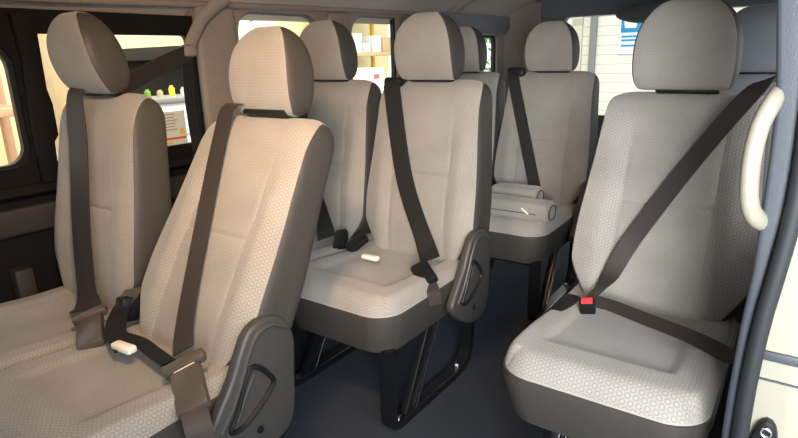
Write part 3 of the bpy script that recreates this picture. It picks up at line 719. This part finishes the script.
# wooden door frame and storage rack by the yellow wall
pf = empty('door_frame', (-3.6, 1.05, GZ), 'pale wooden door frame outside the left side window', 'door frame')
rel(obj('post', box((-3.65, 1.57, GZ), (-3.55, 1.67, 2.3), .01), WOOD), pf); rel(obj('post', box((-3.65, .55, GZ), (-3.55, .68, 2.3), .01), WOOD), pf); rel(obj('lintel', box((-3.65, .55, 2.3), (-3.55, 1.67, 2.45), .01), WOOD), pf)
def rack(x, y0, y1, zs, label, mats, seed):
    rnd = random.Random(seed); r = empty('storage_rack', (x, (y0+y1)/2, GZ), label, 'rack')
    for yy in (y0, y1):
        for xx in (x-.3, x+.3): rel(obj('post', box((xx-.03, yy-.03, GZ), (xx+.03, yy+.03, zs[-1]+.5), .004), mats[0]), r)
    for z in zs: rel(obj('shelf', box((x-.32, y0, z-.06), (x+.32, y1, z), .006), mats[1]), r)
    for z in [q for q in zs if q > .55]:
        y = y0+.06; nth = 0
        while y < y1-.2:
            ww = rnd.uniform(.16, .34); hh = rnd.uniform(.14, .34); mm = rnd.choice([CARD, PWHITE, PWHITE, SIGNW, GREYP])
            kk = rnd.choice(['cardboard box', 'carton'])
            if y+ww < y1-.04:
                o = obj('storage_box', box((x-.2, y, z), (x+.24, y+ww, z+hh), .008), mm); 
                cn = {CARD: 'brown cardboard', PWHITE: 'white', SIGNW: 'pale blue', GREYP: 'grey'}[mm]
                nth += 1; od = ['leftmost', 'second', 'third', 'fourth', 'fifth', 'sixth', 'seventh', 'eighth', 'ninth'][nth-1]
                tag(o, '%s box, %s%s on the %s shelf of the %s' % (cn, od, '' if nth == 1 else ' from the left', {.9: 'middle', 1.4: 'top', .6: 'lower', 1.25: 'middle', 1.9: 'top'}[z], label.split(' with')[0]), 'box', 'boxes on the '+label.split(' with')[0])
            y += ww+.05
rack(-4.8, .4, 1.86, [-.2, .35, .9, 1.4], 'orange shelf rack with boxes outside the far left window', (ORANGE, ORANGE), 3)
rack(-6.4, 7.1, 8.6, [-.1, .6, 1.25, 1.9], 'yellow shelf rack with boxes outside the third side window', (YPOST, CARD), 8)
bx('white_carton', (-4.6, 5.0, GZ), (-4.2, 5.6, 1.05), PWHITE, 'tall white carton with a red mark outside the third side window', 'carton')
o = bpy.context.scene.objects['white_carton']; rel_o = obj('red_mark', box((-4.205, 5.40, .93), (-4.195, 5.5, .98)), SRED, o, smooth=False)
bn = empty('banner', (-6.97, 6.1, .2), 'white banner with blue letters outside the second side window', 'banner')
rel(obj('sheet', box((-6.998, 5.72, .2), (-6.98, 6.5, 2.6), .002), PWHITE, smooth=False), bn)
text_mesh('N', .34, BLUE, Matrix.Translation((-6.975, 6.16, 1.52)) @ Matrix.Rotation(R(90), 4, 'Z') @ Matrix.Rotation(R(90), 4, 'X') @ Matrix.Rotation(R(-70), 4, 'Z'), 'letter', bn)
text_mesh('N', .34, BLUE, Matrix.Translation((-6.975, 6.08, 1.86)) @ Matrix.Rotation(R(90), 4, 'Z') @ Matrix.Rotation(R(90), 4, 'X') @ Matrix.Rotation(R(-70), 4, 'Z'), 'letter', bn)
bx('white_locker', (-5.45, 2.30, GZ), (-5.05, 2.62, .95), PWHITE, 'narrow white locker outside the left side window', 'locker')
cb = empty('tool_cabinet', (-4.4, 2.9, GZ), 'white cabinet with small jars on top outside the left side window', 'cabinet')
rel(obj('body', box((-4.6, 2.55, GZ), (-4.2, 3.35, .86), .01), PWHITE), cb); rel(obj('top', box((-4.62, 2.53, .86), (-4.18, 3.37, .90), .008), GREYP), cb)
for k in range(3): rel(obj('drawer', box((-4.205, 2.58, .1+k*.25), (-4.19, 3.32, .32+k*.25), .006), SIGNW), cb)
jm = [(LEAF, 'green'), (CARD, 'brown'), (SYEL, 'yellow'), (PWHITE, 'white'), (SRED, 'red'), (CARD, 'tall brown')]
for k, (mm, nm) in enumerate(jm):
    jr = bmesh.new(); hh = (.07, .06, .09, .07, .05, .10)[k]; y_ = 2.63+k*.11
    tube(jr, [(-4.35, y_, .90), (-4.35, y_, .90+hh*.75), (-4.35, y_, .90+hh*.85), (-4.35, y_, .90+hh)], [.024, .024, .014, .014], 12)
    tag(obj('jar', jr, mm), '%s jar on the white cabinet outside the left side window' % nm, 'jar', 'jars on the white cabinet')
# sticker on the near side window
stk = empty('window_sticker', (XW-.022, 1.33, .90), 'white paper sticker with yellow and red lines on the left side window', 'sticker')
PAPER, nt_, b_ = new_mat('thin_paper')
tl_ = N(nt_, 'ShaderNodeBsdfTranslucent'); tl_.inputs[0].default_value = (.75, .74, .68, 1); b_.inputs['Base Color'].default_value = (.7, .69, .64, 1); b_.inputs['Roughness'].default_value = .8
ms_ = N(nt_, 'ShaderNodeMixShader'); ms_.inputs[0].default_value = .55; nt_.links.new(b_.outputs[0], ms_.inputs[1]); nt_.links.new(tl_.outputs[0], ms_.inputs[2]); nt_.links.new(ms_.outputs[0], nt_.nodes['Material Output'].inputs['Surface'])
rel(obj('sheet', box((XW-.026, 1.27, .852), (XW-.023, 1.395, .985)), PAPER, smooth=False), stk)
bm = bmesh.new()
for k in range(6): bm_box(bm, (XW-.023, 1.28, .972-k*.012), (XW-.0222, 1.28+random.uniform(.06, .105), .975-k*.012))
rel(obj('text_line', bm, GREYP, smooth=False), stk)
rel(obj('red_line', box((XW-.023, 1.29, .874), (XW-.0222, 1.39, .882)), SRED, smooth=False), stk)
rel(obj('yellow_block', box((XW-.023, 1.28, .856), (XW-.0222, 1.325, .868)), SYEL, smooth=False), stk)
rel(obj('yellow_block', box((XW-.023, 1.365, .892), (XW-.0222, 1.385, .915)), SYEL, smooth=False), stk)

# ------------------------------------------------------------------ light, world, camera
w = bpy.data.worlds.new('World'); bpy.context.scene.world = w; w.use_nodes = True
bg = w.node_tree.nodes['Background']; bg.inputs[0].default_value = (.82, .91, 1, 1); bg.inputs[1].default_value = 1.35
def area(name, loc, target, sx, sy, power, col):
    l = bpy.data.lights.new(name, 'AREA'); l.shape = 'RECTANGLE'; l.size = sx; l.size_y = sy; l.energy = power; l.color = col
    o = bpy.data.objects.new(name, l); C.objects.link(o); o.location = loc
    o.rotation_euler = (Vector(target)-Vector(loc)).to_track_quat('-Z', 'Y').to_euler(); return o
area('workshop_fill', (-2.9, 3.0, 3.6), (-6.2, 3.0, .3), 7, 1.2, 270, (1, .93, .78))  # added fill, no actual lamp there; brightens the yellow wall and parked car
area('forecourt_light', (1.7, -.3, 2.1), (-.5, 1.4, .5), 2.0, 1.6, 45, (1, .99, .97))
dl = area('doorway_fill', (.62, -.62, 1.22), (-.32, 1.75, 1.0), .7, .8, 18, (.93, .97, 1)); dl.data.spread = R(75)  # added soft fill standing in for door daylight, lifts the single seat
area('yard_bounce_fill', (-.9, 7.2, 3.6), (-.9, 6.6, -.75), 4, 2.4, 170, (1, .97, .94))  # added fill aimed at the ground; its bounce lifts the rear ceiling
dm = area('dome_lamp', (-.62, .42, 1.54), (-1.25, 1.0, 1.0), .16, .10, 5.5, (1, .64, .36)); dm.data.spread = R(100)

cd = bpy.data.cameras.new('Camera'); cam = bpy.data.objects.new('Camera', cd); C.objects.link(cam)
cd.sensor_fit = 'HORIZONTAL'; cd.sensor_width = 36; cd.lens = 568.909/798*36; cd.clip_start = .02
yaw, pit, rol = R(35.806), R(15.93), R(-1.561)
fwd = Vector((-math.sin(yaw)*math.cos(pit), math.cos(yaw)*math.cos(pit), -math.sin(pit)))
rt = Vector((math.cos(yaw), math.sin(yaw), 0)); up = rt.cross(fwd)
rt2 = rt*math.cos(rol)+up*math.sin(rol); up2 = -rt*math.sin(rol)+up*math.cos(rol)
cam.matrix_world = Matrix(((rt2.x, up2.x, -fwd.x, 0), (rt2.y, up2.y, -fwd.y, 0), (rt2.z, up2.z, -fwd.z, 1.17), (0, 0, 0, 1)))
sc = bpy.context.scene; sc.camera = cam
sc.view_settings.view_transform = 'Standard'; sc.view_settings.look = 'None'; sc.view_settings.gamma = 1; sc.view_settings.use_curve_mapping = False
sc.view_settings.exposure = .55
sc.cycles.max_bounces = 8
